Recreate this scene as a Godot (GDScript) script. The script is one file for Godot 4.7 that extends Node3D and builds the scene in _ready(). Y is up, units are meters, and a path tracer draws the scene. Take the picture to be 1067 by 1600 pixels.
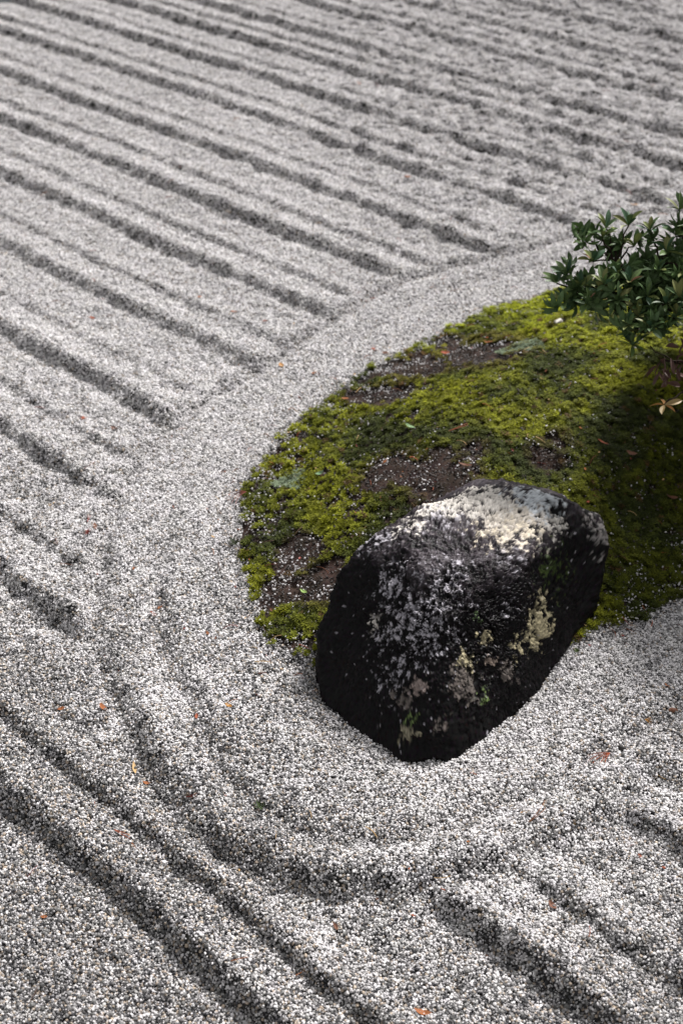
extends Node3D
# A raked gravel garden with a mossy mound, a dark lichened boulder and an azalea bush.

const LINE_ANGLE := 44.3          # direction of the raked furrows, degrees from the x axis
const RIDGES: Array[float] = [0.22, 0.62, 1.02, 1.435, 1.852, 2.22, 2.61, 3.017, 3.41, 3.81, 4.23, 4.64, 5.02, 5.34, 5.75, 6.15, 6.56, 6.95, 7.36, 7.77, 8.2, 8.6]
var ISLAND := PackedVector2Array([Vector2(0.71, -4.42), Vector2(0.48, -4.29), Vector2(0.34, -4.13), Vector2(0.17, -3.97), Vector2(0.03, -3.81), Vector2(-0.08, -3.64), Vector2(-0.17, -3.47), Vector2(-0.24, -3.27), Vector2(-0.26, -3.11), Vector2(-0.26, -2.94), Vector2(-0.22, -2.78), Vector2(-0.19, -2.62), Vector2(-0.14, -2.56), Vector2(-0.05, -2.51), Vector2(0.23, -2.36), Vector2(0.55, -2.6), Vector2(0.64, -2.62), Vector2(0.71, -2.66), Vector2(0.83, -2.76), Vector2(1.3, -3.11), Vector2(1.83, -3.65), Vector2(1.88, -4.39), Vector2(1.19, -4.65)])
var RING := PackedVector2Array([Vector2(1.31, -5.18), Vector2(1.05, -5.1), Vector2(0.74, -4.85), Vector2(0.38, -4.65), Vector2(0.15, -4.47), Vector2(-0.11, -4.11), Vector2(-0.28, -3.85), Vector2(-0.46, -3.62), Vector2(-0.58, -3.24), Vector2(-0.6, -2.97), Vector2(-0.59, -2.7), Vector2(-0.55, -2.52), Vector2(-0.46, -2.28), Vector2(-0.39, -2.12), Vector2(-0.28, -1.95), Vector2(-0.12, -1.84), Vector2(0.0, -1.81), Vector2(0.13, -1.81), Vector2(0.23, -1.84), Vector2(0.35, -1.89), Vector2(0.47, -1.96), Vector2(0.55, -2.03), Vector2(0.72, -2.15), Vector2(1.2, -2.5), Vector2(1.9, -3.1), Vector2(2.4, -3.8), Vector2(2.4, -4.8), Vector2(1.9, -5.3)])
const ROCK_CENTRE := Vector3(0.27, 0.08, -2.52)
# facets of the boulder: normal and distance from its centre
const FACETS: Array[float] = [-0.014,-0.999,-0.046,0.201,0.568,-0.671,-0.476,0.366,-0.626,0.209,-0.751,0.304,-0.516,0.659,0.547,0.21,-0.504,0.329,-0.798,0.309,0.388,0.618,0.684,0.163,0.093,0.323,-0.942,0.397,-0.064,-0.995,-0.077,0.214,0.799,0.159,0.58,0.181,-0.828,0.276,-0.488,0.286,-0.964,0.087,-0.251,0.302,-0.031,0.646,0.763,0.2,0.824,-0.117,0.554,0.204,-0.044,0.997,0.065,0.203,-0.97,-0.212,-0.116,0.327,0.979,-0.206,0.002,0.338,-0.472,0.747,-0.468,0.278,0.602,0.718,0.348,0.205,0.178,0.962,0.205,0.197,-0.581,0.606,0.543,0.224,-0.406,0.889,0.21,0.216,0.462,0.597,-0.656,0.423,-0.745,-0.266,0.612,0.353,-0.246,0.928,-0.281,0.259,-0.763,0.464,0.45,0.266,0.063,0.94,-0.334,0.295,-0.005,0.966,-0.259,0.271,0.41,0.878,0.246,0.212,-0.039,-0.278,0.96,0.35,0.444,0.834,-0.327,0.35,-0.973,-0.218,0.073,0.339,-0.894,0.344,0.287,0.296,0.989,0.098,-0.112,0.391,0.642,0.734,0.22,0.25,0.341,0.898,-0.277,0.324,-0.57,0.63,0.528,0.194,0.53,0.52,0.67,0.149,0.05,0.99,0.12,0.187,0.72,0.35,0.6,0.147]

const MAIN: Array[float] = [0.028, 0.028, 0.034, 0.034, 0.027, 0.032, 0.025, 0.027, 0.029, 0.029, 0.029, 0.029, 0.03, 0.028, 0.03, 0.028, 0.03, 0.028, 0.03, 0.03, 0.03, 0.03]
const SECOND: Array[float] = [0.012, 0.01, 0.03, 0.02, 0.012, 0.009, 0.014, 0.016, 0.017, 0.014, 0.018, 0.014, 0.017, 0.014, 0.018, 0.014, 0.018, 0.014, 0.018, 0.014, 0.018, 0.014]
const GX0 := -2.95
const GZ0 := -9.3
const STEP := 0.015
const NX := 394
const NZ := 556
const CX0 := -3.0
const CZ0 := -9.4
const CSTEP := 0.05
const CNX := 122
const CNZ := 172

var rng := RandomNumberGenerator.new()
var n_wave: FastNoiseLite
var n_lump: FastNoiseLite
var n_fine: FastNoiseLite
var n_patch: FastNoiseLite
var n_clod: FastNoiseLite
var height := PackedFloat32Array()
var d_island := PackedFloat32Array()
var d_ring := PackedFloat32Array()
var profile := PackedFloat32Array()
var vertex_mat: StandardMaterial3D
var matte: StandardMaterial3D


func noise(frequency: float, octaves: int, sd: int, kind := FastNoiseLite.TYPE_SIMPLEX_SMOOTH) -> FastNoiseLite:
	var n := FastNoiseLite.new()
	n.noise_type = kind
	n.seed = sd
	n.frequency = frequency
	n.fractal_octaves = octaves
	if octaves == 1:
		n.fractal_type = FastNoiseLite.FRACTAL_NONE
	return n


func tag(o: Node3D, label: String, category: String, group := "", kind := "") -> void:
	o.set_meta("label", label)
	o.set_meta("category", category)
	if group:
		o.set_meta("group", group)
	if kind:
		o.set_meta("kind", kind)


func mesh_node(called: String, m: Mesh, mat: Material, parent: Node = self) -> MeshInstance3D:
	var o := MeshInstance3D.new()
	o.name = called
	o.mesh = m
	o.material_override = mat
	parent.add_child(o, true)
	return o


func array_mesh(v: PackedVector3Array, idx: PackedInt32Array, c := PackedColorArray(), nrm := PackedVector3Array()) -> ArrayMesh:
	var a := []
	a.resize(Mesh.ARRAY_MAX)
	a[Mesh.ARRAY_VERTEX] = v
	a[Mesh.ARRAY_INDEX] = idx
	if c.size():
		a[Mesh.ARRAY_COLOR] = c
	if nrm.size():
		a[Mesh.ARRAY_NORMAL] = nrm
	var m := ArrayMesh.new()
	m.add_surface_from_arrays(Mesh.PRIMITIVE_TRIANGLES, a)
	return m


func material(color: Color, rough: float, spec := 0.5, vertex := true) -> StandardMaterial3D:
	var m := StandardMaterial3D.new()
	m.albedo_color = color
	m.roughness = rough
	m.metallic_specular = spec
	m.vertex_color_use_as_albedo = vertex
	m.cull_mode = BaseMaterial3D.CULL_DISABLED
	return m


func copies(called: String, m: Mesh, mat: Material, rows: PackedFloat32Array, parent: Node) -> MultiMeshInstance3D:
	var mm := MultiMesh.new()
	mm.transform_format = MultiMesh.TRANSFORM_3D
	mm.use_colors = true
	mm.mesh = m
	mm.instance_count = rows.size() / 16
	mm.buffer = rows
	var o := MultiMeshInstance3D.new()
	o.name = called
	o.multimesh = mm
	o.material_override = mat
	o.set_meta("kind", "stuff")
	parent.add_child(o, true)
	return o


func put_row(rows: PackedFloat32Array, b: Basis, p: Vector3, c: Color) -> void:
	rows.append_array(PackedFloat32Array([b.x.x, b.y.x, b.z.x, p.x, b.x.y, b.y.y, b.z.y, p.y, b.x.z, b.y.z, b.z.z, p.z, c.r, c.g, c.b, c.a]))


# ---------------------------------------------------------------- the lie of the land
func smooth_loop(p: PackedVector2Array) -> PackedVector2Array:
	var out := PackedVector2Array()
	var n := p.size()
	for i in n:
		for k in 3:
			out.append(p[i].cubic_interpolate(p[(i + 1) % n], p[(i - 1 + n) % n], p[(i + 2) % n], k / 3.0))
	return out


func distances(loop: PackedVector2Array) -> PackedFloat32Array:
	# signed distance on a coarse grid, positive inside the loop
	var out := PackedFloat32Array()
	out.resize(CNX * CNZ)
	var n := loop.size()
	for j in CNZ:
		for i in CNX:
			var p := Vector2(CX0 + i * CSTEP, CZ0 + j * CSTEP)
			var best := 1e9
			for k in n:
				var a := loop[k]
				var ab := loop[(k + 1) % n] - a
				var t := clampf((p - a).dot(ab) / ab.length_squared(), 0.0, 1.0)
				best = minf(best, (a + ab * t).distance_squared_to(p))
			best = sqrt(best)
			out[j * CNX + i] = best if Geometry2D.is_point_in_polygon(p, loop) else -best
	return out


func grid_at(g: PackedFloat32Array, x: float, z: float, x0: float, z0: float, st: float, nx: int, nz: int) -> float:
	var fx := clampf((x - x0) / st, 0.0, nx - 1.001)
	var fz := clampf((z - z0) / st, 0.0, nz - 1.001)
	var i := int(fx)
	var j := int(fz)
	fx -= i
	fz -= j
	var k := j * nx + i
	return lerpf(lerpf(g[k], g[k + 1], fx), lerpf(g[k + nx], g[k + nx + 1], fx), fz)


func inside_island(x: float, z: float) -> float:
	return grid_at(d_island, x, z, CX0, CZ0, CSTEP, CNX, CNZ)


func inside_ring(x: float, z: float) -> float:
	return grid_at(d_ring, x, z, CX0, CZ0, CSTEP, CNX, CNZ)


func h_at(x: float, z: float) -> float:
	return grid_at(height, x, z, GX0, GZ0, STEP, NX, NZ)


func normal_at(x: float, z: float) -> Vector3:
	var e := 0.008
	return Vector3(h_at(x - e, z) - h_at(x + e, z), 2.0 * e, h_at(x, z - e) - h_at(x, z + e)).normalized()


func bump(t: float, near: float, far: float) -> float:
	# a raked ridge: a steep near face, a crest and a long gentle far side
	if t < 0.0:
		return lerpf(smoothstep(-near, 0.0, t), clampf(1.0 + t / near, 0.0, 1.0), 0.6)
	var q := 1.0 - clampf(t / far, 0.0, 1.0)
	return q * q * (1.0 + 0.6 * (1.0 - q))


func make_profile() -> void:
	profile.resize(9000)
	for i in 9000:
		var u := i * 0.001
		var h := 0.0
		for k in RIDGES.size():
			var t := u - RIDGES[k]
			if t > -0.1 and t < 0.42:
				h = maxf(h, MAIN[k] * bump(t - 0.012, 0.027, 0.14))
				h = maxf(h, SECOND[k] * bump(t - (0.135 if k == 2 else 0.165), 0.022, 0.09))
				h -= 0.007 * exp(-pow((t + 0.035) / 0.02, 2.0))
		profile[i] = h


func make_height() -> void:
	make_profile()
	var isl := smooth_loop(ISLAND)
	var ring := smooth_loop(RING)
	d_island = distances(isl)
	d_ring = distances(ring)
	height.resize(NX * NZ)
	var s := sin(deg_to_rad(LINE_ANGLE))
	var c := cos(deg_to_rad(LINE_ANGLE))
	for j in NZ:
		var z := GZ0 + j * STEP
		for i in NX:
			var x := GX0 + i * STEP
			var u := x * s - z * c
			var w := n_wave.get_noise_2d(x, z)
			var lump := n_lump.get_noise_2d(x, z)
			var fine := n_fine.get_noise_2d(x, z)
			var si := inside_island(x, z)
			var sr := inside_ring(x, z) + lump * 0.012
			var rows := profile[clampi(int((u + w * 0.022 + lump * 0.012 + fine * 0.006) * 1000.0), 0, 8999)]
			var strength := 1.06 + 0.25 * w + 0.34 * lump
			# the far rows on the right are older and more broken
			var worn := smoothstep(3.2, 4.6, u) * smoothstep(-0.6, 0.7, x)
			strength *= 1.0 - 0.3 * worn * (0.3 + 0.9 * absf(lump))
			var out := 1.0 - smoothstep(lerpf(-0.05, -0.12, smoothstep(2.4, 3.2, u)), 0.03, sr)
			var h := rows * strength * out
			h -= 0.012 * worn * smoothstep(0.1, 0.5, n_lump.get_noise_2d(x * 1.3 + 31.0, z * 1.3)) * out
			# crest raked round the island: strong on the near side, faint behind
			var near := smoothstep(-2.75, -1.95, z)
			h += lerpf(0.008, 0.033 * (0.95 + 0.8 * w + 0.5 * lump), near) * exp(-pow((sr - 0.05) / (0.04 if sr < 0.05 else 0.075), 2.0))
			h -= lerpf(0.024, 0.005, near) * exp(-pow((sr + 0.005) / 0.022, 2.0))
			h += 0.012 * (1.0 - near) * exp(-pow((sr + 0.04) / 0.025, 2.0)) * (0.6 + lump)
			h += 0.01 * exp(-pow((sr - 0.2) / 0.05, 2.0)) * smoothstep(0.02, 0.1, -si)
			h -= 0.015 * exp(-pow((sr - 0.135) / 0.028, 2.0)) * smoothstep(0.02, 0.1, -si)
			# the mound
			var m := clampf(si / 0.6, 0.0, 1.0)
			var mound := 0.14 * m * m * (3.0 - 2.0 * m)
			if si > -0.05:
				mound += smoothstep(-0.04, 0.06, si) * (0.012 + 0.012 * lump)
			h += mound
			# clods and dents the rake left behind
			var clod := n_clod.get_noise_2d(x, z)
			h += (0.007 + 0.016 * worn) * smoothstep(0.28, 0.6, clod) * out - (0.008 + 0.012 * worn) * smoothstep(0.25, 0.6, -clod) * out
			h -= 0.022 * smoothstep(0.34, 0.2, Vector2((x - 0.2) * 0.8, z + 2.4).length()) * smoothstep(0.0, 0.04, -si)
			h += 0.0045 * lump + 0.0035 * fine
			height[j * NX + i] = h


func build_ground() -> void:
	var xs := PackedFloat32Array()
	var zs := PackedFloat32Array()
	var far: Array[float] = [200.0, 90.0, 40.0, 18.0, 8.0, 4.0, 2.0, 1.0, 0.5, 0.25, 0.1]
	for f in far:
		xs.append(GX0 - f)
		zs.append(GZ0 - f)
	for i in NX:
		xs.append(GX0 + i * STEP)
	for j in NZ:
		zs.append(GZ0 + j * STEP)
	far.reverse()
	for f in far:
		xs.append(GX0 + (NX - 1) * STEP + f)
		zs.append(GZ0 + (NZ - 1) * STEP + f)
	var w := xs.size()
	var d := zs.size()
	var v := PackedVector3Array()
	var col := PackedColorArray()
	var nrm := PackedVector3Array()
	v.resize(w * d)
	col.resize(w * d)
	nrm.resize(w * d)
	for j in d:
		for i in w:
			var x := xs[i]
			var z := zs[j]
			var inner := i >= 11 and i < w - 11 and j >= 11 and j < d - 11
			var y := h_at(x, z) - 0.002
			if not inner:
				var away := maxf(maxf(GX0 - x, x - GX0 - (NX - 1) * STEP), maxf(GZ0 - z, z - GZ0 - (NZ - 1) * STEP))
				y *= 1.0 - smoothstep(0.3, 2.0, away)
			var k := j * w + i
			v[k] = Vector3(x, y, z)
			nrm[k] = normal_at(x, z) if inner else Vector3.UP
			var si := inside_island(x, z) if inner else -1.0
			var g := 0.04 + 0.02 * n_fine.get_noise_2d(x * 3.0, z * 3.0)
			var bed := Color(g, g * 0.97, g * 0.92)
			var e := n_patch.get_noise_2d(x * 2.0, z * 2.0)
			var soil := Color(0.018, 0.013, 0.011).lerp(Color(0.045, 0.031, 0.025), clampf(0.5 + e, 0.0, 1.0))
			col[k] = bed.lerp(soil, smoothstep(-0.03, 0.02, si + 0.02 * e))
	var idx := PackedInt32Array()
	idx.resize((w - 1) * (d - 1) * 6)
	var q := 0
	for j in d - 1:
		for i in w - 1:
			var k := j * w + i
			idx[q] = k
			idx[q + 1] = k + 1
			idx[q + 2] = k + w
			idx[q + 3] = k + 1
			idx[q + 4] = k + w + 1
			idx[q + 5] = k + w
			q += 6
	var o := mesh_node("ground", array_mesh(v, idx, col, nrm), material(Color.WHITE, 0.95, 0.2))
	tag(o, "raked garden ground with straight furrows and a low earth mound", "ground", "", "structure")


# ---------------------------------------------------------------- gravel
func icosahedron() -> Array:
	var t := (1.0 + sqrt(5.0)) / 2.0
	var v: Array[Vector3] = []
	for p: Vector3 in [Vector3(-1, t, 0), Vector3(1, t, 0), Vector3(-1, -t, 0), Vector3(1, -t, 0), Vector3(0, -1, t), Vector3(0, 1, t), Vector3(0, -1, -t), Vector3(0, 1, -t), Vector3(t, 0, -1), Vector3(t, 0, 1), Vector3(-t, 0, -1), Vector3(-t, 0, 1)]:
		v.append(p.normalized())
	var f: Array[int] = []
	for a in 12:
		for b in range(a + 1, 12):
			for c in range(b + 1, 12):
				if v[a].distance_to(v[b]) < 1.1 and v[b].distance_to(v[c]) < 1.1 and v[a].distance_to(v[c]) < 1.1:
					# front faces run clockwise
					if (v[b] - v[a]).cross(v[c] - v[a]).dot(v[a]) > 0.0:
						f.append_array([a, c, b])
					else:
						f.append_array([a, b, c])
	return [v, f]


func stone_colour(clean_lit: bool) -> Color:
	var r := rng.randf()
	if clean_lit:  # whiter mix, partly standing in for brighter light on the far gravel
		r = r * 0.7 if rng.randf() < 0.72 else r
	var g := 0.0
	if r < 0.47:
		g = rng.randf_range(0.46, 0.72)
		return Color(g, g * 0.985, g * 0.975)
	if r < 0.68:
		g = rng.randf_range(0.24, 0.44)
		return Color(g, g * 0.98, g * 0.965)
	if r < 0.8:
		g = rng.randf_range(0.08, 0.22)
		return Color(g, g * 0.98, g * 0.96)
	if r < 0.92:
		g = rng.randf_range(0.012, 0.05)
		return Color(g, g, g * 1.05)
	g = rng.randf_range(0.25, 0.48)
	return Color(g, g * 0.83, g * 0.64)


func grain_cluster(count: int, spread: float, small: float, big: float, ico: Array, clean_lit := false) -> ArrayMesh:
	var v := PackedVector3Array()
	var idx := PackedInt32Array()
	var col := PackedColorArray()
	var spots: Array[Vector3] = []
	var tries := 0
	while spots.size() < count and tries < 4000:
		tries += 1
		var r := lerpf(small, big, pow(rng.randf(), 1.4))
		var a := rng.randf() * TAU
		var d := spread * sqrt(rng.randf())
		var p := Vector3(cos(a) * d, sin(a) * d, r)
		var free := true
		for s in spots:
			if Vector2(s.x, s.y).distance_to(Vector2(p.x, p.y)) < (s.z + r) * 0.86:
				free = false
				break
		if free or tries > 3000:
			spots.append(p)
	for s in spots:
		var r := s.z
		var turn := Basis.from_euler(Vector3(rng.randf() * TAU, rng.randf() * TAU, rng.randf() * TAU))
		var lay := Basis.from_euler(Vector3(rng.randf_range(-0.5, 0.5), rng.randf() * TAU, rng.randf_range(-0.5, 0.5)))
		var size := Vector3(r * rng.randf_range(0.9, 1.3), r * rng.randf_range(0.65, 0.95), r * rng.randf_range(0.8, 1.05))
		var at := Vector3(s.x, rng.randf_range(-0.002, 0.0045 if clean_lit else 0.0056), s.y)
		var base := v.size()
		var c := stone_colour(clean_lit)
		for p: Vector3 in ico[0]:
			v.append(at + lay * ((turn * p) * rng.randf_range(0.82, 1.14) * size))
			col.append(c)
		for k: int in ico[1]:
			idx.append(base + k)
	return array_mesh(v, idx, col)


func build_gravel() -> void:
	var ico := icosahedron()
	var kinds: Array[ArrayMesh] = []
	var rows: Array[PackedFloat32Array] = []
	for k in 10:
		kinds.append(grain_cluster(15, 0.0135, 0.0015, 0.0042, ico, k < 5))
		rows.append(PackedFloat32Array())
	for k in 3:
		kinds.append(grain_cluster(7, 0.026, 0.0014, 0.0036, ico))
		rows.append(PackedFloat32Array())
	var z := -1.1
	while z > -9.1:
		var step := lerpf(0.0112, 0.0142, clampf((-z - 2.5) / 5.0, 0.0, 1.0))
		var half := 0.588 + (-z - 1.537) * 0.199 + 0.5
		var x := -half
		while x < half:
			var px := x + rng.randf_range(-0.5, 0.5) * step
			var pz := z + rng.randf_range(-0.5, 0.5) * step
			x += step
			var si := inside_island(px, pz)
			var k := 0
			var size := rng.randf_range(0.92, 1.1)
			if si > -0.035:
				# stray stones on the soil of the mound, dense at its rim
				var e := n_patch.get_noise_2d(px * 1.6, pz * 1.6)
				var rim := 1.0 - smoothstep(-0.03, 0.035 + 0.05 * e, si)
				var stray := 0.11 * bare_at(px, pz) * smoothstep(-0.35, 0.3, e) + 0.03 + 0.42 * (1.0 - smoothstep(0.0, 0.2, si)) * smoothstep(-0.25, 0.35, e)
				if rng.randf() > maxf(rim, stray):
					if si > 0.0 and rng.randf() < 0.5:
						var crumb := rng.randf_range(0.03, 0.1)
						put_row(rows[10 + rng.randi() % 3], Basis.from_euler(Vector3(rng.randf_range(-0.3, 0.3), rng.randf() * TAU, rng.randf_range(-0.3, 0.3))).scaled(Vector3.ONE * rng.randf_range(0.6, 1.2)), Vector3(px, h_at(px, pz), pz), Color(crumb, crumb * 0.76, crumb * 0.64))
					continue
				if si > 0.0:
					k = 10 + rng.randi() % 3
					size *= rng.randf_range(0.75, 1.0)
				else:
					k = rng.randi() % 10
			else:
				# brighter far light put into whiter grains, real dark grit towards the near edge
				var grit_shade := smoothstep(2.1, 0.9, (px - pz) * 0.7 - 0.35 * maxf(px, 0.0) + 0.5 * n_wave.get_noise_2d(px * 1.5, pz * 1.5))
				k = rng.randi() % 5 + (5 if rng.randf() < grit_shade else 0)
			var n := normal_at(px, pz)
			var b := Basis(Quaternion(Vector3.UP, n)) * Basis(Vector3.UP, rng.randf() * TAU)
			var tone := rng.randf_range(0.84, 1.06) * (1.0 + 0.08 * n_wave.get_noise_2d(px * 2.0, pz * 2.0))
			var lift := 0.0012 if si < 0.0 else rng.randf_range(0.003, 0.011)
			put_row(rows[k], b.scaled(Vector3.ONE * size), Vector3(px, h_at(px, pz) + lift, pz), Color(tone, tone * rng.randf_range(0.98, 1.0), tone * rng.randf_range(0.97, 1.02)))
		z -= step
	var o := Node3D.new()
	o.name = "gravel"
	add_child(o)
	tag(o, "pale grey and white granite gravel raked into ridges around the mossy mound", "gravel", "", "stuff")
	var mat := material(Color.WHITE, 0.55, 0.5)
	var total := 0
	for k in kinds.size():
		copies("gravel_grains", kinds[k], mat, rows[k], o)
		total += rows[k].size() / 16
	print("gravel clusters ", total)


# ---------------------------------------------------------------- moss
const BARE: Array[Vector3] = [Vector3(0.43, -3.88, 0.2), Vector3(0.25, -3.84, 0.15), Vector3(0.144, -3.66, 0.1), Vector3(0.05, -3.68, 0.06), Vector3(0.255, -3.06, 0.14), Vector3(0.13, -3.13, 0.11), Vector3(0.35, -3.18, 0.05), Vector3(0.53, -3.16, 0.07), Vector3(-0.1, -2.88, 0.08), Vector3(-0.13, -2.74, 0.05), Vector3(-0.05, -2.74, 0.09), Vector3(0.57, -3.22, 0.05), Vector3(0.35, -4.05, 0.07), Vector3(0.68, -4.03, 0.05)]


func bare_at(x: float, z: float) -> float:
	var b := 0.0
	for p in BARE:
		var d := Vector2(x - p.x, (z - p.y) * 0.85).length()
		if d < p.z:
			b = maxf(b, 1.0 - d / p.z)
	return b


func moss_tuft(sprigs: int, blades: int, reach: float) -> ArrayMesh:
	var v := PackedVector3Array()
	var idx := PackedInt32Array()
	var col := PackedColorArray()
	for s in sprigs:
		var a := rng.randf() * TAU
		var foot := Vector3(cos(a), 0, sin(a)) * rng.randf_range(0.0, 0.007)
		var tall := rng.randf_range(0.003, 0.014)
		var tip := foot + Vector3(rng.randf_range(-0.003, 0.003), tall, rng.randf_range(-0.003, 0.003))
		var tone := rng.randf_range(0.4, 1.35)
		for k in blades:
			var t := k / float(blades)
			var dir := Vector3(cos(k * 2.4 + a), rng.randf_range(0.15, 0.9), sin(k * 2.4 + a)).normalized()
			var from := foot.lerp(tip, 0.35 + 0.65 * t)
			var length := reach * rng.randf_range(0.7, 1.15)
			var side := dir.cross(Vector3.UP).normalized() * length * 0.17
			var base := v.size()
			v.append(from)
			v.append(from + dir * length * 0.45 + side)
			v.append(from + dir * length + Vector3(0, -0.001, 0))
			v.append(from + dir * length * 0.45 - side)
			idx.append_array([base, base + 1, base + 2, base, base + 2, base + 3])
			for q in 4:
				var g := tone * rng.randf_range(0.85, 1.15)
				col.append(Color(g, g, g))
	return array_mesh(v, idx, col)


func build_moss() -> void:
	var kinds: Array[ArrayMesh] = []
	var rows: Array[PackedFloat32Array] = []
	for k in 6:
		kinds.append(moss_tuft(5, 8, 0.0078))
		rows.append(PackedFloat32Array())
	var step := 0.0074
	var z := -4.75
	var hue := noise(3.0, 3, 77)
	var clump := noise(28.0, 2, 78)
	while z < -2.3:
		var x := -0.32
		while x < 1.75:
			var px := x + rng.randf_range(-0.5, 0.5) * step
			var pz := z + rng.randf_range(-0.5, 0.5) * step
			x += step
			var si := inside_island(px, pz)
			var e := n_patch.get_noise_2d(px, pz)
			if si < -0.01 + 0.03 * e:
				continue
			var bare := bare_at(px, pz)
			var cl := clump.get_noise_2d(px, pz)
			var cover := 0.42 + 0.75 * e - 1.6 * bare + smoothstep(0.1, 0.5, px) * 0.35 + smoothstep(0.3, 0.0, absf(z + 4.2)) * 0.3 + 0.5 * cl
			cover -= 0.3 * smoothstep(0.16, 0.0, si)
			if rng.randf() > cover * 1.6:
				continue
			var hn := hue.get_noise_2d(px, pz) + 0.35 * cl
			# lush yellow green, olive, and tired brown moss
			var c := Color(0.1, 0.12, 0.006).lerp(Color(0.25, 0.265, 0.007), smoothstep(-0.25, 0.45, hn))
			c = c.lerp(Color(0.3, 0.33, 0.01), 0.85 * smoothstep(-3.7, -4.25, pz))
			c = c.lerp(Color(0.03, 0.042, 0.008), smoothstep(0.1, -0.5, hn) * 0.7)
			c = c.lerp(Color(0.08, 0.055, 0.015), 0.7 * smoothstep(0.02, 0.3, bare))
			# darker moss beside the boulder, with the bush's shade partly painted into its colour
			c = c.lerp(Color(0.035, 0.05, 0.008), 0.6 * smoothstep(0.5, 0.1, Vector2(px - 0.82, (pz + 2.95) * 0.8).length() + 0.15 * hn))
			if rng.randf() < 0.03:
				c = Color(0.12, 0.07, 0.02)
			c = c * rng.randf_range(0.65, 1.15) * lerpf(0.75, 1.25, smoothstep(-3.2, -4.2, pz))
			var n := normal_at(px, pz)
			var b := Basis(Quaternion(Vector3.UP, n)) * Basis(Vector3.UP, rng.randf() * TAU)
			var size := rng.randf_range(0.7, 1.2) * (0.85 + 0.5 * clampf(cl + 0.3, 0.0, 1.0))
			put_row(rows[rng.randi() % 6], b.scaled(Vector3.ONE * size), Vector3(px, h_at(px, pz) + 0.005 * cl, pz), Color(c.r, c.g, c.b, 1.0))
		z += step
	var o := Node3D.new()
	o.name = "moss"
	add_child(o)
	tag(o, "yellow green moss carpet with bare earth patches on the low mound", "moss", "", "stuff")
	var mat := material(Color.WHITE, 0.75, 0.3)
	mat.backlight_enabled = true
	mat.backlight = Color(0.3, 0.3, 0.3)
	var total := 0
	for k in kinds.size():
		copies("moss_tufts", kinds[k], mat, rows[k], o)
		total += rows[k].size() / 16
	print("moss tufts ", total)


# ---------------------------------------------------------------- the boulder
func rock_reach(d: Vector3) -> float:
	var s := 0.0
	for k in range(0, FACETS.size(), 4):
		var q := (d.x * FACETS[k] + d.y * FACETS[k + 1] + d.z * FACETS[k + 2]) / FACETS[k + 3]
		if q > 1.0:
			s += pow(q, 100.0)
	return 0.985 * pow(s, -1.0 / 100.0)


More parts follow.
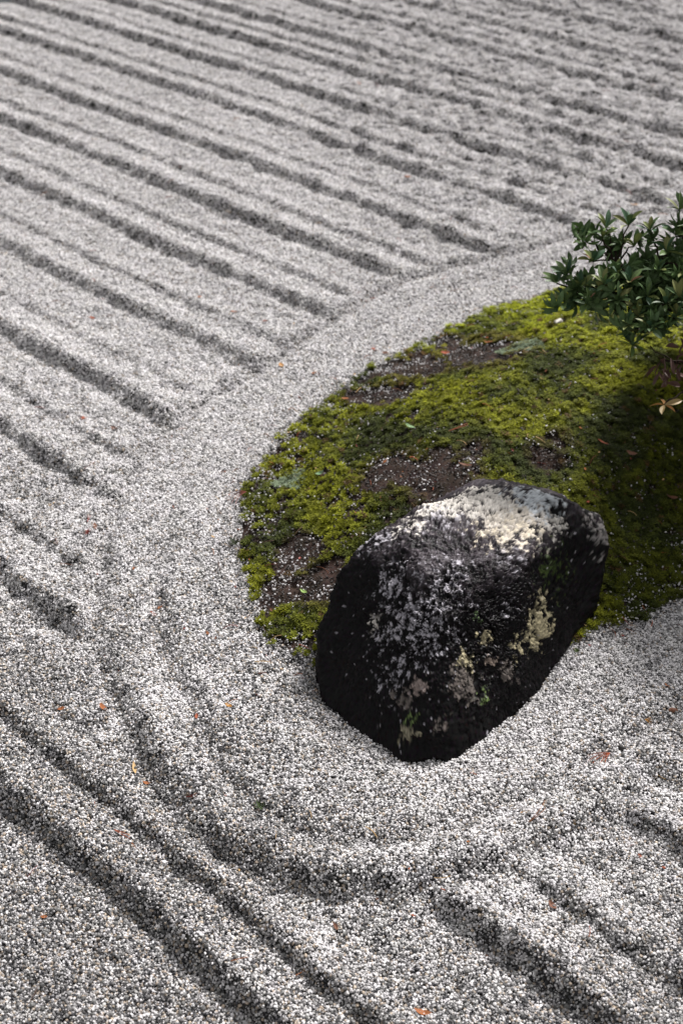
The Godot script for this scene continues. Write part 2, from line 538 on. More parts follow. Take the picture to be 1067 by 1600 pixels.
func build_rock() -> void:
	var N := 150
	var n_big := noise(9.0, 3, 5)
	var n_mid := noise(40.0, 3, 6)
	var n_cell := noise(9.0, 1, 12, FastNoiseLite.TYPE_CELLULAR)
	var n_crack := noise(6.0, 2, 19)
	var n_pit := noise(170.0, 2, 7)
	var n_spk := noise(75.0, 3, 8)
	var n_dot := noise(260.0, 2, 9)
	# lichen: centre, radius, colour, how solid it is (1 crust, 0 speckle)
	var white := Color(0.66, 0.62, 0.56)
	var cream := Color(0.62, 0.55, 0.43)
	var violet := Color(0.37, 0.355, 0.385)
	var tan := Color(0.34, 0.3, 0.19)
	var brown := Color(0.11, 0.095, 0.085)
	var spots := [[Vector3(0.387, 0.294, -2.677), 0.085, Color(0.55, 0.5, 0.43), 0.95], [Vector3(0.42, 0.285, -2.64), 0.05, cream, 0.7], [Vector3(0.24, 0.3, -2.72), 0.05, white, 0.9], [Vector3(0.272, 0.296, -2.7), 0.05, white, 0.75], [Vector3(0.33, 0.3, -2.73), 0.07, white, 0.9], [Vector3(0.47, 0.27, -2.682), 0.055, white, 0.8], [Vector3(0.45, 0.285, -2.74), 0.06, Color(0.5, 0.53, 0.55), 0.9], [Vector3(0.154, 0.283, -2.647), 0.045, white, 0.6], [Vector3(0.2, 0.29, -2.68), 0.04, white, 0.6], [Vector3(0.339, 0.292, -2.617), 0.045, cream, 0.55], [Vector3(0.228, 0.292, -2.66), 0.05, violet, 0.5], [Vector3(0.08, 0.26, -2.62), 0.05, violet, 0.5],
		[Vector3(0.16, 0.217, -2.4), 0.1, violet, 0.35], [Vector3(0.216, 0.275, -2.46), 0.06, violet, 0.3], [Vector3(0.093, 0.237, -2.499), 0.06, violet, 0.3], [Vector3(0.146, 0.176, -2.364), 0.075, violet, 0.3], [Vector3(0.213, 0.197, -2.36), 0.055, violet, 0.35], [Vector3(0.044, 0.157, -2.442), 0.03, white, 0.45], [Vector3(0.25, 0.27, -2.5), 0.05, violet, 0.15], [Vector3(0.374, 0.264, -2.53), 0.04, violet, 0.3], [Vector3(0.12, 0.1, -2.33), 0.07, violet, 0.05], [Vector3(0.08, 0.15, -2.41), 0.06, violet, 0.1],
		[Vector3(0.5, 0.125, -2.49), 0.042, tan, 1.0], [Vector3(0.47, 0.16, -2.52), 0.025, tan, 0.9], [Vector3(0.475, 0.095, -2.48), 0.026, tan, 0.95], [Vector3(0.415, 0.111, -2.41), 0.024, tan, 0.9], [Vector3(0.445, 0.105, -2.45), 0.018, tan, 0.8], [Vector3(0.314, 0.169, -2.381), 0.018, tan, 0.9], [Vector3(0.268, 0.142, -2.33), 0.021, tan, 0.9], [Vector3(0.261, 0.1, -2.29), 0.036, brown, 1.0], [Vector3(0.378, 0.072, -2.349), 0.027, brown, 0.9], [Vector3(0.155, 0.104, -2.282), 0.02, Color(0.26, 0.21, 0.19), 1.0], [Vector3(0.126, 0.02, -2.205), 0.018, Color(0.22, 0.2, 0.14), 1.0], [Vector3(0.33, 0.12, -2.34), 0.016, Color(0.3, 0.24, 0.2), 0.7], [Vector3(0.2, 0.05, -2.21), 0.02, brown, 0.5], [Vector3(0.36, 0.2, -2.45), 0.03, violet, 0.05], [Vector3(0.3, 0.06, -2.25), 0.04, Color(0.1, 0.1, 0.09), 0.2], [Vector3(0.117, 0.07, -2.269), 0.022, brown, 0.9], [Vector3(0.605, 0.19, -2.751), 0.055, Color(0.16, 0.15, 0.145), 0.7],
		[Vector3(0.136, 0.052, -2.239), 0.02, Color(0.12, 0.17, 0.06), 0.45], [Vector3(0.316, 0.052, -2.279), 0.02, Color(0.12, 0.17, 0.06), 0.45], [Vector3(0.29, 0.212, -2.406), 0.015, Color(0.12, 0.18, 0.08), 0.5], [Vector3(0.5, 0.213, -2.6), 0.07, Color(0.03, 0.045, 0.012), 0.4], [Vector3(0.47, 0.25, -2.6), 0.02, Color(0.2, 0.25, 0.14), 0.4]]
	for s: Array in spots:
		var way: Vector3 = (s[0] - ROCK_CENTRE).normalized()
		s[0] = ROCK_CENTRE + way * rock_reach(way)
	var v := PackedVector3Array()
	var col := PackedColorArray()
	var idx := PackedInt32Array()
	var faces := [[Vector3.UP, Vector3.RIGHT, Vector3.BACK], [Vector3.RIGHT, Vector3.BACK, Vector3.UP], [Vector3.LEFT, Vector3.UP, Vector3.BACK], [Vector3.BACK, Vector3.UP, Vector3.RIGHT], [Vector3.FORWARD, Vector3.RIGHT, Vector3.UP]]
	for f: Array in faces:
		var base := v.size()
		for j in N + 1:
			for i in N + 1:
				var a := tan(lerpf(-PI / 4, PI / 4, i / float(N)))
				var b := tan(lerpf(-PI / 4, PI / 4, j / float(N)))
				var d: Vector3 = (f[0] + f[1] * a + f[2] * b).normalized()
				var p := ROCK_CENTRE + d * rock_reach(d)
				var mid := n_mid.get_noise_3dv(p)
				var pit := n_pit.get_noise_3dv(p)
				var spk := n_spk.get_noise_3dv(p)
				var dot := n_dot.get_noise_3dv(p)
				var big := n_big.get_noise_3dv(p)
				var warp := Vector3(n_mid.get_noise_3dv(p + Vector3(3, 1, 0)), n_mid.get_noise_3dv(p + Vector3(0, 5, 2)), n_mid.get_noise_3dv(p + Vector3(7, 0, 4))) * 2.4
				var crack := smoothstep(0.07, 0.0, absf(n_crack.get_noise_3dv(p + warp * 0.004)))
				var out := 0.009 * big + 0.009 * (0.3 - absf(mid)) + 0.0032 * pit + 0.0015 * dot + 0.024 * (n_cell.get_noise_3dv(p) + 0.58) - 0.005 * crack
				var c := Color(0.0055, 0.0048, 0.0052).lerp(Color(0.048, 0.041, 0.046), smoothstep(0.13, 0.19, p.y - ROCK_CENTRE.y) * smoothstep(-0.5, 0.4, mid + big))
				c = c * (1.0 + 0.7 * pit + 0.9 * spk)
				for s: Array in spots:
					var r: float = s[1]
					var dd: float = (p + warp * minf(r * 0.5, 0.022)).distance_to(s[0]) / r
					if dd < 1.7:
						var solid: float = s[3]
						var w := 1.15 - dd + lerpf(2.0, 0.7, solid) * (0.6 * spk + 0.5 * dot) + lerpf(1.3, 0.6, solid) * mid - lerpf(0.95, 0.1, solid)
						var on := smoothstep(0.0, lerpf(0.85, 0.3, solid), w)
						if on > 0.0:
							var tone: Color = s[2]
							c = c.lerp(tone * (0.9 + 0.5 * pit + 0.45 * spk), on * (1.0 - 0.6 * smoothstep(0.45, 0.7, dot + 0.4 * mid)) * (1.0 - 0.7 * crack))
							out += 0.0012 * on
				if dot + 0.5 * spk > 0.8:
					c = c.lerp(violet, 0.7)
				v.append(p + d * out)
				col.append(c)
		var flip: bool = (f[1] as Vector3).cross(f[2]).dot(f[0]) > 0.0
		for j in N:
			for i in N:
				var k := base + j * (N + 1) + i
				if flip:
					idx.append_array([k, k + N + 1, k + 1, k + 1, k + N + 1, k + N + 2])
				else:
					idx.append_array([k, k + 1, k + N + 1, k + 1, k + N + 2, k + N + 1])
	var nrm := PackedVector3Array()
	nrm.resize(v.size())
	for t in range(0, idx.size(), 3):
		var n := (v[idx[t + 2]] - v[idx[t]]).cross(v[idx[t + 1]] - v[idx[t]])
		nrm[idx[t]] += n
		nrm[idx[t + 1]] += n
		nrm[idx[t + 2]] += n
	for k in nrm.size():
		nrm[k] = nrm[k].normalized()
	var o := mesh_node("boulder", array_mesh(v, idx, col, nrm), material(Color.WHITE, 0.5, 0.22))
	tag(o, "black angular boulder crusted with white and tan lichen at the edge of the moss", "rock")


# ---------------------------------------------------------------- the azalea
func leaf_mesh(wide: float, fold: float, droop: float) -> ArrayMesh:
	# a lance-shaped leaf of length 1 along +z, folded along its midrib
	var v := PackedVector3Array()
	var idx := PackedInt32Array()
	var col := PackedColorArray()
	var n := 6
	for i in n + 1:
		var t := i / float(n)
		var w := wide * pow(sin(PI * clampf(0.02 + 0.97 * pow(t, 1.2), 0.0, 1.0)), 0.8) * 0.5 + 0.004
		var y := 0.12 * sin(t * 2.0) - droop * t * t
		v.append(Vector3(-w, y + w * fold, t))
		v.append(Vector3(0, y, t))
		v.append(Vector3(w, y + w * fold, t))
		col.append(Color(0.9, 0.9, 0.9))
		col.append(Color(1.25, 1.25, 1.15))
		col.append(Color(0.95, 0.95, 0.95))
	for i in n:
		var k := i * 3
		idx.append_array([k, k + 1, k + 3, k + 1, k + 4, k + 3, k + 1, k + 2, k + 4, k + 2, k + 5, k + 4])
	return array_mesh(v, idx, col)


func tube(v: PackedVector3Array, idx: PackedInt32Array, path: PackedVector3Array, r0: float, r1: float, sides := 6) -> void:
	var base := v.size()
	for i in path.size():
		var dir := (path[mini(i + 1, path.size() - 1)] - path[maxi(i - 1, 0)]).normalized()
		var a := dir.cross(Vector3(0.31, 0.92, 0.21)).normalized()
		var b := dir.cross(a)
		var r := lerpf(r0, r1, i / float(path.size() - 1))
		for k in sides:
			v.append(path[i] + (a * cos(TAU * k / sides) + b * sin(TAU * k / sides)) * r)
	for i in path.size() - 1:
		for k in sides:
			var p := base + i * sides + k
			var q := base + i * sides + (k + 1) % sides
			idx.append_array([p, p + sides, q, q, p + sides, q + sides])


func bent(from: Vector3, to: Vector3, sag: float, n := 6) -> PackedVector3Array:
	var out := PackedVector3Array()
	for i in n + 1:
		var t := i / float(n)
		var p := from.lerp(to, t) + Vector3(0, sag * 4.0 * t * (1.0 - t), 0)
		if i > 0 and i < n:
			p += Vector3(rng.randf_range(-1, 1), rng.randf_range(-1, 1), rng.randf_range(-1, 1)) * 0.006
		out.append(p)
	return out


func along(dir: Vector3, roll: float) -> Basis:
	var z := dir.normalized()
	var x := Vector3.UP.cross(z)
	x = x.normalized() if x.length() > 0.01 else Vector3.RIGHT
	return Basis(x, z.cross(x), z) * Basis(Vector3.BACK, roll)


func build_azalea() -> void:
	var bush := Node3D.new()
	bush.name = "azalea_bush"
	bush.position = Vector3(1.32, h_at(1.32, -3.25), -3.25)
	add_child(bush)
	tag(bush, "dark green azalea bush leaning over the moss at the right edge", "bush")
	var bark := material(Color(0.16, 0.13, 0.11), 0.9, 0.2, false)
	var greens: Array[StandardMaterial3D] = []
	for c: Color in [Color(0.065, 0.11, 0.042), Color(0.09, 0.14, 0.045), Color(0.16, 0.19, 0.06), Color(0.04, 0.085, 0.042), Color(0.15, 0.16, 0.055), Color(0.26, 0.14, 0.09), Color(0.085, 0.045, 0.035), Color(0.38, 0.19, 0.06), Color(0.3, 0.22, 0.1)]:
		var m := material(c.linear_to_srgb(), 0.5, 0.35)
		m.backlight_enabled = true
		m.backlight = Color(0.35, 0.35, 0.35)
		greens.append(m)
	var shapes: Array[ArrayMesh] = []
	for k in 5:
		shapes.append(leaf_mesh(rng.randf_range(0.27, 0.36), rng.randf_range(0.2, 0.6), rng.randf_range(0.0, 0.4)))
	var org := bush.position
	# stems
	var v := PackedVector3Array()
	var idx := PackedInt32Array()
	tube(v, idx, bent(Vector3(0, -0.05, 0), Vector3(-0.12, 0.32, 0.08), 0.03), 0.022, 0.015, 8)
	tube(v, idx, bent(Vector3(0.02, -0.05, 0.03), Vector3(0.16, 0.38, 0.1), 0.03), 0.02, 0.012, 8)
	tube(v, idx, bent(Vector3(0.0, -0.05, -0.03), Vector3(0.05, 0.42, -0.2), 0.03), 0.018, 0.012, 8)
	mesh_node("trunk", array_mesh(v, idx), bark, bush)
	# tips of the shoots on the branch that reaches out over the moss (garden coordinates)
	var tips: Array[Vector3] = [Vector3(0.50, 0.705, -3.04), Vector3(0.522, 0.72, -3.05), Vector3(0.552, 0.7, -3.03), Vector3(0.515, 0.675, -3.0), Vector3(0.565, 0.79, -3.1), Vector3(0.61, 0.785, -3.12), Vector3(0.58, 0.755, -3.05), Vector3(0.6, 0.73, -2.98), Vector3(0.635, 0.74, -3.02), Vector3(0.66, 0.725, -3.0), Vector3(0.68, 0.775, -3.09), Vector3(0.635, 0.69, -2.98), Vector3(0.598, 0.7, -3.0), Vector3(0.7, 0.7, -2.98), Vector3(0.725, 0.745, -3.02), Vector3(0.75, 0.775, -3.06), Vector3(0.775, 0.8, -3.1), Vector3(0.785, 0.845, -3.14), Vector3(0.79, 0.755, -3.0), Vector3(0.735, 0.7, -2.94), Vector3(0.765, 0.715, -2.94), Vector3(0.68, 0.66, -2.96), Vector3(0.655, 0.645, -2.94), Vector3(0.69, 0.62, -2.95), Vector3(0.672, 0.595, -2.94), Vector3(0.755, 0.675, -2.92), Vector3(0.62, 0.80, -3.14), Vector3(0.67, 0.81, -3.13), Vector3(0.72, 0.8, -3.12), Vector3(0.53, 0.665, -3.02), Vector3(0.8, 0.7, -2.93), Vector3(0.7, 0.66, -2.9), Vector3(0.81, 0.82, -3.08), Vector3(0.565, 0.68, -2.98)]
	for k in tips.size():
		tips[k].y -= 0.014
	var hubs: Array[Vector3] = [Vector3(0.56, 0.66, -3.06), Vector3(0.64, 0.72, -3.08), Vector3(0.74, 0.73, -3.06), Vector3(0.7, 0.63, -3.0), Vector3(0.8, 0.76, -3.1)]
	var joint := Vector3(-0.12, 0.32, 0.08) + org
	for h in hubs.size():
		v = PackedVector3Array()
		idx = PackedInt32Array()
		var mid := Vector3(0.85, 0.6, -3.08)
		tube(v, idx, bent(joint - org, mid - org, 0.02), 0.011, 0.008)
		tube(v, idx, bent(mid - org, hubs[h] - org, 0.015), 0.007, 0.0035)
		for t in tips:
			var nearest := 0
			for q in hubs.size():
				if hubs[q].distance_to(t) < hubs[nearest].distance_to(t):
					nearest = q
			if nearest == h:
				tube(v, idx, bent(hubs[h] - org, t - org, 0.004, 4), 0.0028, 0.0016, 5)
		mesh_node("branch", array_mesh(v, idx), bark, bush)
	for t in tips:
		var lean := (t - Vector3(0.72, 0.6, -3.1)).normalized() * 0.5 + Vector3.UP * 0.7
		var whorl := along(lean, rng.randf() * TAU)
		var count := rng.randi_range(7, 8)
		for k in count:
			var open := rng.randf_range(0.75, 1.55) if k < 6 else rng.randf_range(0.25, 0.7)
			var a := TAU * k * 0.381 + rng.randf_range(-0.25, 0.25)
			var dir := whorl * Vector3(cos(a) * sin(open), sin(a) * sin(open), cos(open))
			var l := mesh_node("leaf", shapes[rng.randi() % 5], greens[0], bush)
			var r := rng.randf()
			l.material_override = greens[0 if r < 0.3 else 1 if r < 0.58 else 2 if r < 0.74 else 3 if r < 0.88 else 4 if r < 0.965 else 5]
			l.transform = Transform3D(along(dir, rng.randf_range(-0.5, 0.5)).scaled(Vector3.ONE * rng.randf_range(0.032, 0.048)), t - org)
	# withered twig below, and the yellowed whorl at its end
	v = PackedVector3Array()
	idx = PackedInt32Array()
	var dry := Vector3(0.735, 0.53, -2.94)
	tube(v, idx, bent(joint - org, Vector3(0.84, 0.5, -2.95) - org, -0.02), 0.006, 0.004)
	tube(v, idx, bent(Vector3(0.84, 0.5, -2.95) - org, dry - org, 0.02), 0.0035, 0.002)
	tube(v, idx, bent(Vector3(0.79, 0.53, -2.945) - org, Vector3(0.715, 0.575, -2.95) - org, 0.0, 4), 0.002, 0.0012)
	tube(v, idx, bent(Vector3(0.84, 0.5, -2.95) - org, Vector3(0.747, 0.462, -2.873) - org, -0.01), 0.003, 0.0018)
	mesh_node("withered_twig", array_mesh(v, idx), bark, bush)
	for p: Vector3 in [dry, Vector3(0.77, 0.52, -2.93), Vector3(0.75, 0.55, -2.93), Vector3(0.79, 0.59, -2.95), Vector3(0.8, 0.55, -2.94), Vector3(0.765, 0.5, -2.92)]:
		for k in 5:
			var a := rng.randf() * TAU
			var l := mesh_node("withered_leaf", shapes[rng.randi() % 5], greens[6], bush)
			l.transform = Transform3D(along(Vector3(cos(a) * 0.6, rng.randf_range(-1.2, -0.1), sin(a) * 0.6), rng.randf() * 2.0).scaled(Vector3(0.7, 1, 1) * rng.randf_range(0.03, 0.045)), p - org + Vector3(rng.randf_range(-0.015, 0.015), rng.randf_range(-0.02, 0.02), 0))
	for k in 6:
		var a := TAU * k / 6.0 + 0.5 + 0.3 * (k % 2)
		var l := mesh_node("yellowed_leaf", shapes[k % 5], greens[7 + k % 2], bush)
		l.transform = Transform3D(along(Vector3(cos(a), -0.5 + 0.3 * (k % 3), sin(a)), 0.4 * (k % 3)).scaled(Vector3.ONE * (0.03 + 0.007 * (k % 3))), Vector3(0.747, 0.462, -2.873) - org)
	# the inner shoots of the branch and the body of the bush
	var whorl_mesh := whorl_of_leaves()
	var rows := PackedFloat32Array()
	for k in 210:
		var t := tips[rng.randi() % tips.size()].lerp(Vector3(0.76, 0.68, -3.06), rng.randf_range(-0.05, 0.75)) + Vector3(rng.randf_range(-0.02, 0.02), rng.randf_range(-0.035, 0.012), rng.randf_range(-0.05, 0.03))
		var tone := rng.randf_range(0.6, 1.5)
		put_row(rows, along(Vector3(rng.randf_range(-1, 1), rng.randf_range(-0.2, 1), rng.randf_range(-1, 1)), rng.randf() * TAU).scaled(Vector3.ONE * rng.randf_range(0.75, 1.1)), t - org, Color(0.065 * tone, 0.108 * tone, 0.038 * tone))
	var tries := 0
	while rows.size() < 16 * 2700 and tries < 20000:
		tries += 1
		var p := Vector3(rng.randf_range(-1, 1), rng.randf_range(-1, 1), rng.randf_range(-1, 1))
		var far := p.length()
		if far > 1.0 or far < 0.45:
			continue
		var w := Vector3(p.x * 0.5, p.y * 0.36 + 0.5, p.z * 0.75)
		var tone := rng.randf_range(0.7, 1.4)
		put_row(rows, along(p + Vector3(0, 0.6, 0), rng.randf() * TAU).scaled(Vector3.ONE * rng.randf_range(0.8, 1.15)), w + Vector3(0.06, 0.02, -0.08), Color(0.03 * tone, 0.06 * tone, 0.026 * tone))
	var leafy := material(Color.WHITE, 0.5, 0.35)
	leafy.backlight_enabled = true
	leafy.backlight = Color(0.3, 0.3, 0.3)
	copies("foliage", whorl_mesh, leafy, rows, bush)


func whorl_of_leaves() -> ArrayMesh:
	var st := SurfaceTool.new()
	st.begin(Mesh.PRIMITIVE_TRIANGLES)
	var one := leaf_mesh(0.32, 0.35, 0.2)
	for k in 9:
		var open := 0.4 + 0.11 * k
		var a := k * 2.4
		st.append_from(one, 0, Transform3D(along(Vector3(cos(a) * sin(open), sin(a) * sin(open), cos(open)), 0.2).scaled(Vector3.ONE * 0.038), Vector3.ZERO))
	return st.commit()


# ---------------------------------------------------------------- fallen leaves and other small finds
func flat_leaf(long: float, wide: float, curl: float) -> ArrayMesh:
	var v := PackedVector3Array()
	var idx := PackedInt32Array()
	var n := 6
	for i in n + 1:
		var t := i / float(n)
		var w := wide * 0.5 * sin(PI * (0.05 + 0.93 * t))
		var y := curl * (t - 0.5) * (t - 0.5) * 4.0
		v.append(Vector3(-w, y + w * 0.4, (t - 0.5) * long))
		v.append(Vector3(0, y, (t - 0.5) * long))
		v.append(Vector3(w, y + w * rng.randf_range(0.1, 0.7), (t - 0.5) * long))
	for i in n:
		var k := i * 3
		idx.append_array([k, k + 1, k + 3, k + 1, k + 4, k + 3, k + 1, k + 2, k + 4, k + 2, k + 5, k + 4])
	return array_mesh(v, idx)


func maple_leaf(size: float) -> ArrayMesh:
	var v := PackedVector3Array([Vector3(0, 0.002, 0)])
	var idx := PackedInt32Array()
	var lobes: Array[float] = [0.55, 0.85, 1.0, 0.85, 0.55]
	for k in 5:
		var a := deg_to_rad(-104.0 + 52.0 * k)
		for s: Vector2 in [Vector2(-0.4, 0.3), Vector2(-0.16, 0.62), Vector2(0.0, 1.0), Vector2(0.16, 0.62)]:
			var r := size * 0.5 * lobes[k] * s.y if s.x > -0.3 else size * 0.5 * 0.3
			v.append(Vector3(sin(a + s.x) * r, size * (0.08 * s.y * s.y + rng.randf_range(-0.02, 0.06)), cos(a + s.x) * r))
	v.append(Vector3(sin(2.2) * size * 0.15, 0, cos(2.2) * size * 0.15))
	for k in range(1, v.size() - 1):
		idx.append_array([0, k + 1, k])
	var base := v.size()
	v.append_array(PackedVector3Array([Vector3(-0.0005, 0, 0), Vector3(0.0005, 0, 0), Vector3(0.004, 0.003, -size * 0.6)]))
	idx.append_array([base, base + 1, base + 2])
	return array_mesh(v, idx)


func needles(count: int, long: float, spread: float) -> ArrayMesh:
	var v := PackedVector3Array()
	var idx := PackedInt32Array()
	for k in count:
		var a := (k - (count - 1) * 0.5) * spread + rng.randf_range(-0.05, 0.05)
		var l := long * rng.randf_range(0.75, 1.0)
		var path := PackedVector3Array()
		for i in 6:
			var t := i / 5.0
			path.append(Vector3(sin(a + 0.35 * t) * l * t, 0.001 + 0.004 * sin(t * 3.1), cos(a + 0.35 * t) * l * t))
		tube(v, idx, path, 0.0009, 0.0006, 4)
	return array_mesh(v, idx)


func chip(size: Vector3) -> ArrayMesh:
	var ico := icosahedron()
	var v := PackedVector3Array()
	for p: Vector3 in ico[0]:
		v.append(p * size * 0.5 * rng.randf_range(0.8, 1.15))
	return array_mesh(v, PackedInt32Array(ico[1]))


func sprig(size: float) -> ArrayMesh:
	var st := SurfaceTool.new()
	st.begin(Mesh.PRIMITIVE_TRIANGLES)
	for k in 9:
		var a := k * 2.4
		var one := flat_leaf(size * 0.6, size * 0.16, 0.002)
		st.append_from(one, 0, Transform3D(along(Vector3(cos(a), rng.randf_range(0.2, 1.2), sin(a)), 0.3), Vector3(cos(a), 0.4, sin(a)) * size * 0.28))
	return st.commit()


const ORANGE := Color(0.25, 0.085, 0.025)
const AMBER := Color(0.33, 0.16, 0.035)
const RUST := Color(0.27, 0.07, 0.03)
const BROWN := Color(0.13, 0.055, 0.03)
const RED := Color(0.2, 0.05, 0.04)
const STRAW := Color(0.42, 0.28, 0.13)
const DARK := Color(0.018, 0.016, 0.015)


func find(kind: String, called: String, x: float, z: float, size: float, turn: float, c: Color, label: String, category: String, group: String) -> void:
	var m: ArrayMesh
	size *= 1.05
	match kind:
		"leaf": m = flat_leaf(size, size * rng.randf_range(0.4, 0.55), size * rng.randf_range(0.1, 0.25))
		"long": m = flat_leaf(size, size * 0.24, size * 0.12)
		"maple": m = maple_leaf(size)
		"needle": m = needles(2, size, 0.22)
		"needles": m = needles(5, size, 0.3)
		"needle_one": m = needles(1, size, 0.2)
		"chip": m = chip(Vector3(size, size * 0.35, size * 0.5))
		"pod": m = chip(Vector3(size * 0.45, size * 0.4, size))
		"sprig": m = sprig(size)
	var mat := material(c.linear_to_srgb(), 0.65, 0.35, false)
	if kind in ["leaf", "long", "maple", "sprig"]:
		mat.backlight_enabled = true
		mat.backlight = Color(0.3, 0.3, 0.3)
	var o := mesh_node(called, m, mat)
	var n := normal_at(x, z)
	var lift := 0.006 if inside_island(x, z) < 0.0 else 0.017
	if kind in ["needle", "needles", "needle_one"]:
		lift += 0.001
	o.transform = Transform3D(Basis(Quaternion(Vector3.UP, n)) * Basis(Vector3.UP, turn) * Basis(Vector3.RIGHT, rng.randf_range(-0.12, 0.12)), Vector3(x, h_at(x, z) + lift, z))
	tag(o, label, category, group)


func build_finds() -> void:
	var g := "fallen leaves on the gravel"
	var m := "fallen leaves on the moss"
	var p := "fallen pine needles"
	find("leaf", "fallen_leaf", -0.186, -3.905, 0.03, 0.3, AMBER, "bright amber leaf standing out on pale gravel by the far edge of the ring", "leaf", g)
	find("leaf", "fallen_leaf", -0.082, -3.88, 0.022, 1.2, ORANGE, "small orange leaf just right of the bright amber leaf on the gravel", "leaf", g)
	find("maple", "fallen_leaf", -0.756, -3.591, 0.035, 2.0, RUST, "rusty red curled leaf on the flat furrow at the left", "leaf", g)
	find("leaf", "fallen_leaf", -0.653, -3.536, 0.026, 0.9, BROWN, "brown leaf next to the rusty red leaf on the left furrow", "leaf", g)
	find("leaf", "fallen_leaf", -0.358, -4.285, 0.024, 1.9, ORANGE, "orange leaf on the furrow left of the dark red one, above the ring", "leaf", g)
	find("maple", "fallen_leaf", -0.253, -4.219, 0.032, 0.4, RUST, "dark red leaf near the end of a ridge above the ring", "leaf", g)
	find("leaf", "fallen_leaf", -0.481, -4.402, 0.02, 2.6, ORANGE, "tiny orange leaf high on the left, beside a raked ridge", "leaf", g)
	find("leaf", "fallen_leaf", -0.823, -4.261, 0.022, 1.1, RUST, "small rust coloured leaf near the left frame edge among the ridges", "leaf", g)
	find("maple", "fallen_leaf", -0.653, -2.996, 0.034, 1.6, RED, "dull red leaf lying with twigs where a left ridge meets the ring", "leaf", g)
	find("leaf", "fallen_leaf", -0.638, -3.03, 0.024, 0.2, BROWN, "brown leaf touching the dull red leaf at the left of the ring", "leaf", g)
	find("maple", "fallen_leaf", -0.438, -2.699, 0.026, 2.2, ORANGE, "orange leaf on the smooth ring of gravel left of the boulder", "leaf", g)
	find("leaf", "fallen_leaf", -0.313, -2.594, 0.016, 0.5, ORANGE, "speck of orange leaf on the ring near the moss tip by the boulder", "leaf", g)
	find("leaf", "fallen_leaf", -0.52, -2.333, 0.024, 0.7, ORANGE, "orange leaf at the foot of the ring, lower left of the boulder", "leaf", g)
	find("leaf", "fallen_leaf", -0.612, -2.343, 0.018, 1.7, ORANGE, "narrow orange leaf bit by the lower left ridge crest", "leaf", g)
	find("leaf", "fallen_leaf", -0.314, -2.316, 0.017, 0.1, RUST, "rust coloured leaf bit on the ring, left of the yellow one", "leaf", g)
	find("leaf", "fallen_leaf", -0.246, -2.337, 0.018, 1.0, AMBER, "small yellow leaf on open gravel between the ring and the boulder", "leaf", g)
	find("long", "fallen_leaf", -0.43, -2.153, 0.034, 0.25, STRAW, "long straw coloured leaf lying on the lower left ring", "leaf", g)
	find("leaf", "fallen_leaf", -0.399, -2.109, 0.016, 1.3, ORANGE, "orange leaf bit just below the long straw coloured leaf", "leaf", g)
	find("leaf", "fallen_leaf", -0.55, -1.765, 0.013, 1.5, ORANGE, "tiny orange leaf in the bottom left furrow", "leaf", g)
	find("leaf", "fallen_leaf", -0.01, -1.74, 0.017, 0.4, BROWN, "small brown leaf in the shade outside the ring near the bottom", "leaf", g)
	find("leaf", "fallen_leaf", 0.14, -1.55, 0.03, 1.25, ORANGE, "orange leaf lying lowest, at the bottom edge of the picture", "leaf", g)
	find("leaf", "fallen_leaf", 0.393, -1.788, 0.022, 0.5, BROWN, "rounded brown leaf between two ridges at the lower right", "leaf", g)
	find("leaf", "fallen_leaf", 0.081, -6.726, 0.032, 0.5, ORANGE, "far blurred orange leaf high on the raked rows", "leaf", g)
	find("leaf", "fallen_leaf", 0.268, -5.534, 0.028, 1.5, ORANGE, "blurred orange leaf on the middle rows behind the moss", "leaf", g)
	find("leaf", "fallen_leaf", 1.13, -5.215, 0.034, 1.5, AMBER, "orange leaf on gravel behind the azalea, the one farther right", "leaf", g)
	find("leaf", "fallen_leaf", 1.06, -5.196, 0.03, 0.9, ORANGE, "orange leaf on gravel behind the azalea, the one farther left", "leaf", g)
	find("leaf", "fallen_leaf", 0.359, -1.997, 0.013, 1.1, AMBER, "tiny amber leaf bit beside the curved needle in front of the boulder", "leaf", g)
	find("leaf", "fallen_leaf", 0.469, -4.53, 0.026, 1.2, RUST, "rust leaf on the narrow gravel strip beyond the moss", "leaf", g)
	find("leaf", "fallen_leaf", 0.721, -2.4, 0.014, 0.6, ORANGE, "small orange leaf on gravel right of the boulder", "leaf", g)
	find("maple", "fallen_leaf", 0.1, -4.02, 0.034, 0.3, RUST, "reddish leaf caught at the upper rim of the moss", "leaf", g)
	find("leaf", "fallen_leaf", 0.14, -4.0, 0.024, 1.3, BROWN, "brown leaf beside the reddish one at the upper moss rim", "leaf", g)
	find("needles", "pine_needles", -0.254, -3.175, 0.06, -1.4, RED, "reddish pine needle bunch at the left rim of the moss", "pine needles", p)
	find("needle", "pine_needles", -0.313, -2.053, 0.04, 1.2, RED, "red needle pair on the gravel ring below the boulder's left side", "pine needles", p)
	find("needle", "pine_needles", -0.445, -1.965, 0.055, 0.5, RUST, "pair of rusty needles slanting on the lower left ridge", "pine needles", p)
	find("needle_one", "pine_needles", -0.408, -1.93, 0.03, 0.1, ORANGE, "short orange needle close to the rusty pair on the lower left ridge", "pine needles", p)
	find("needle", "pine_needles", 0.365, -1.965, 0.055, 1.9, ORANGE, "curved orange needle pair on the crest in front of the boulder", "pine needles", p)
	find("needle", "pine_needles", -0.457, -2.689, 0.03, 0.3, RUST, "short rusty needles beside the orange leaf left of the boulder", "pine needles", p)
	find("needle", "pine_needles", -0.448, -3.144, 0.06, 0.4, RUST, "thin rusty needles lying on the middle of the ring, left of the moss", "pine needles", p)
	find("needle", "pine_needles", -0.66, -3.05, 0.05, 2.9, RED, "red needles beside the dull red leaf at the left of the ring", "pine needles", p)
	find("needle_one", "pine_needles", 0.364, -4.443, 0.06, 0.6, BROWN, "brown twig like needle on gravel beyond the moss", "pine needles", p)
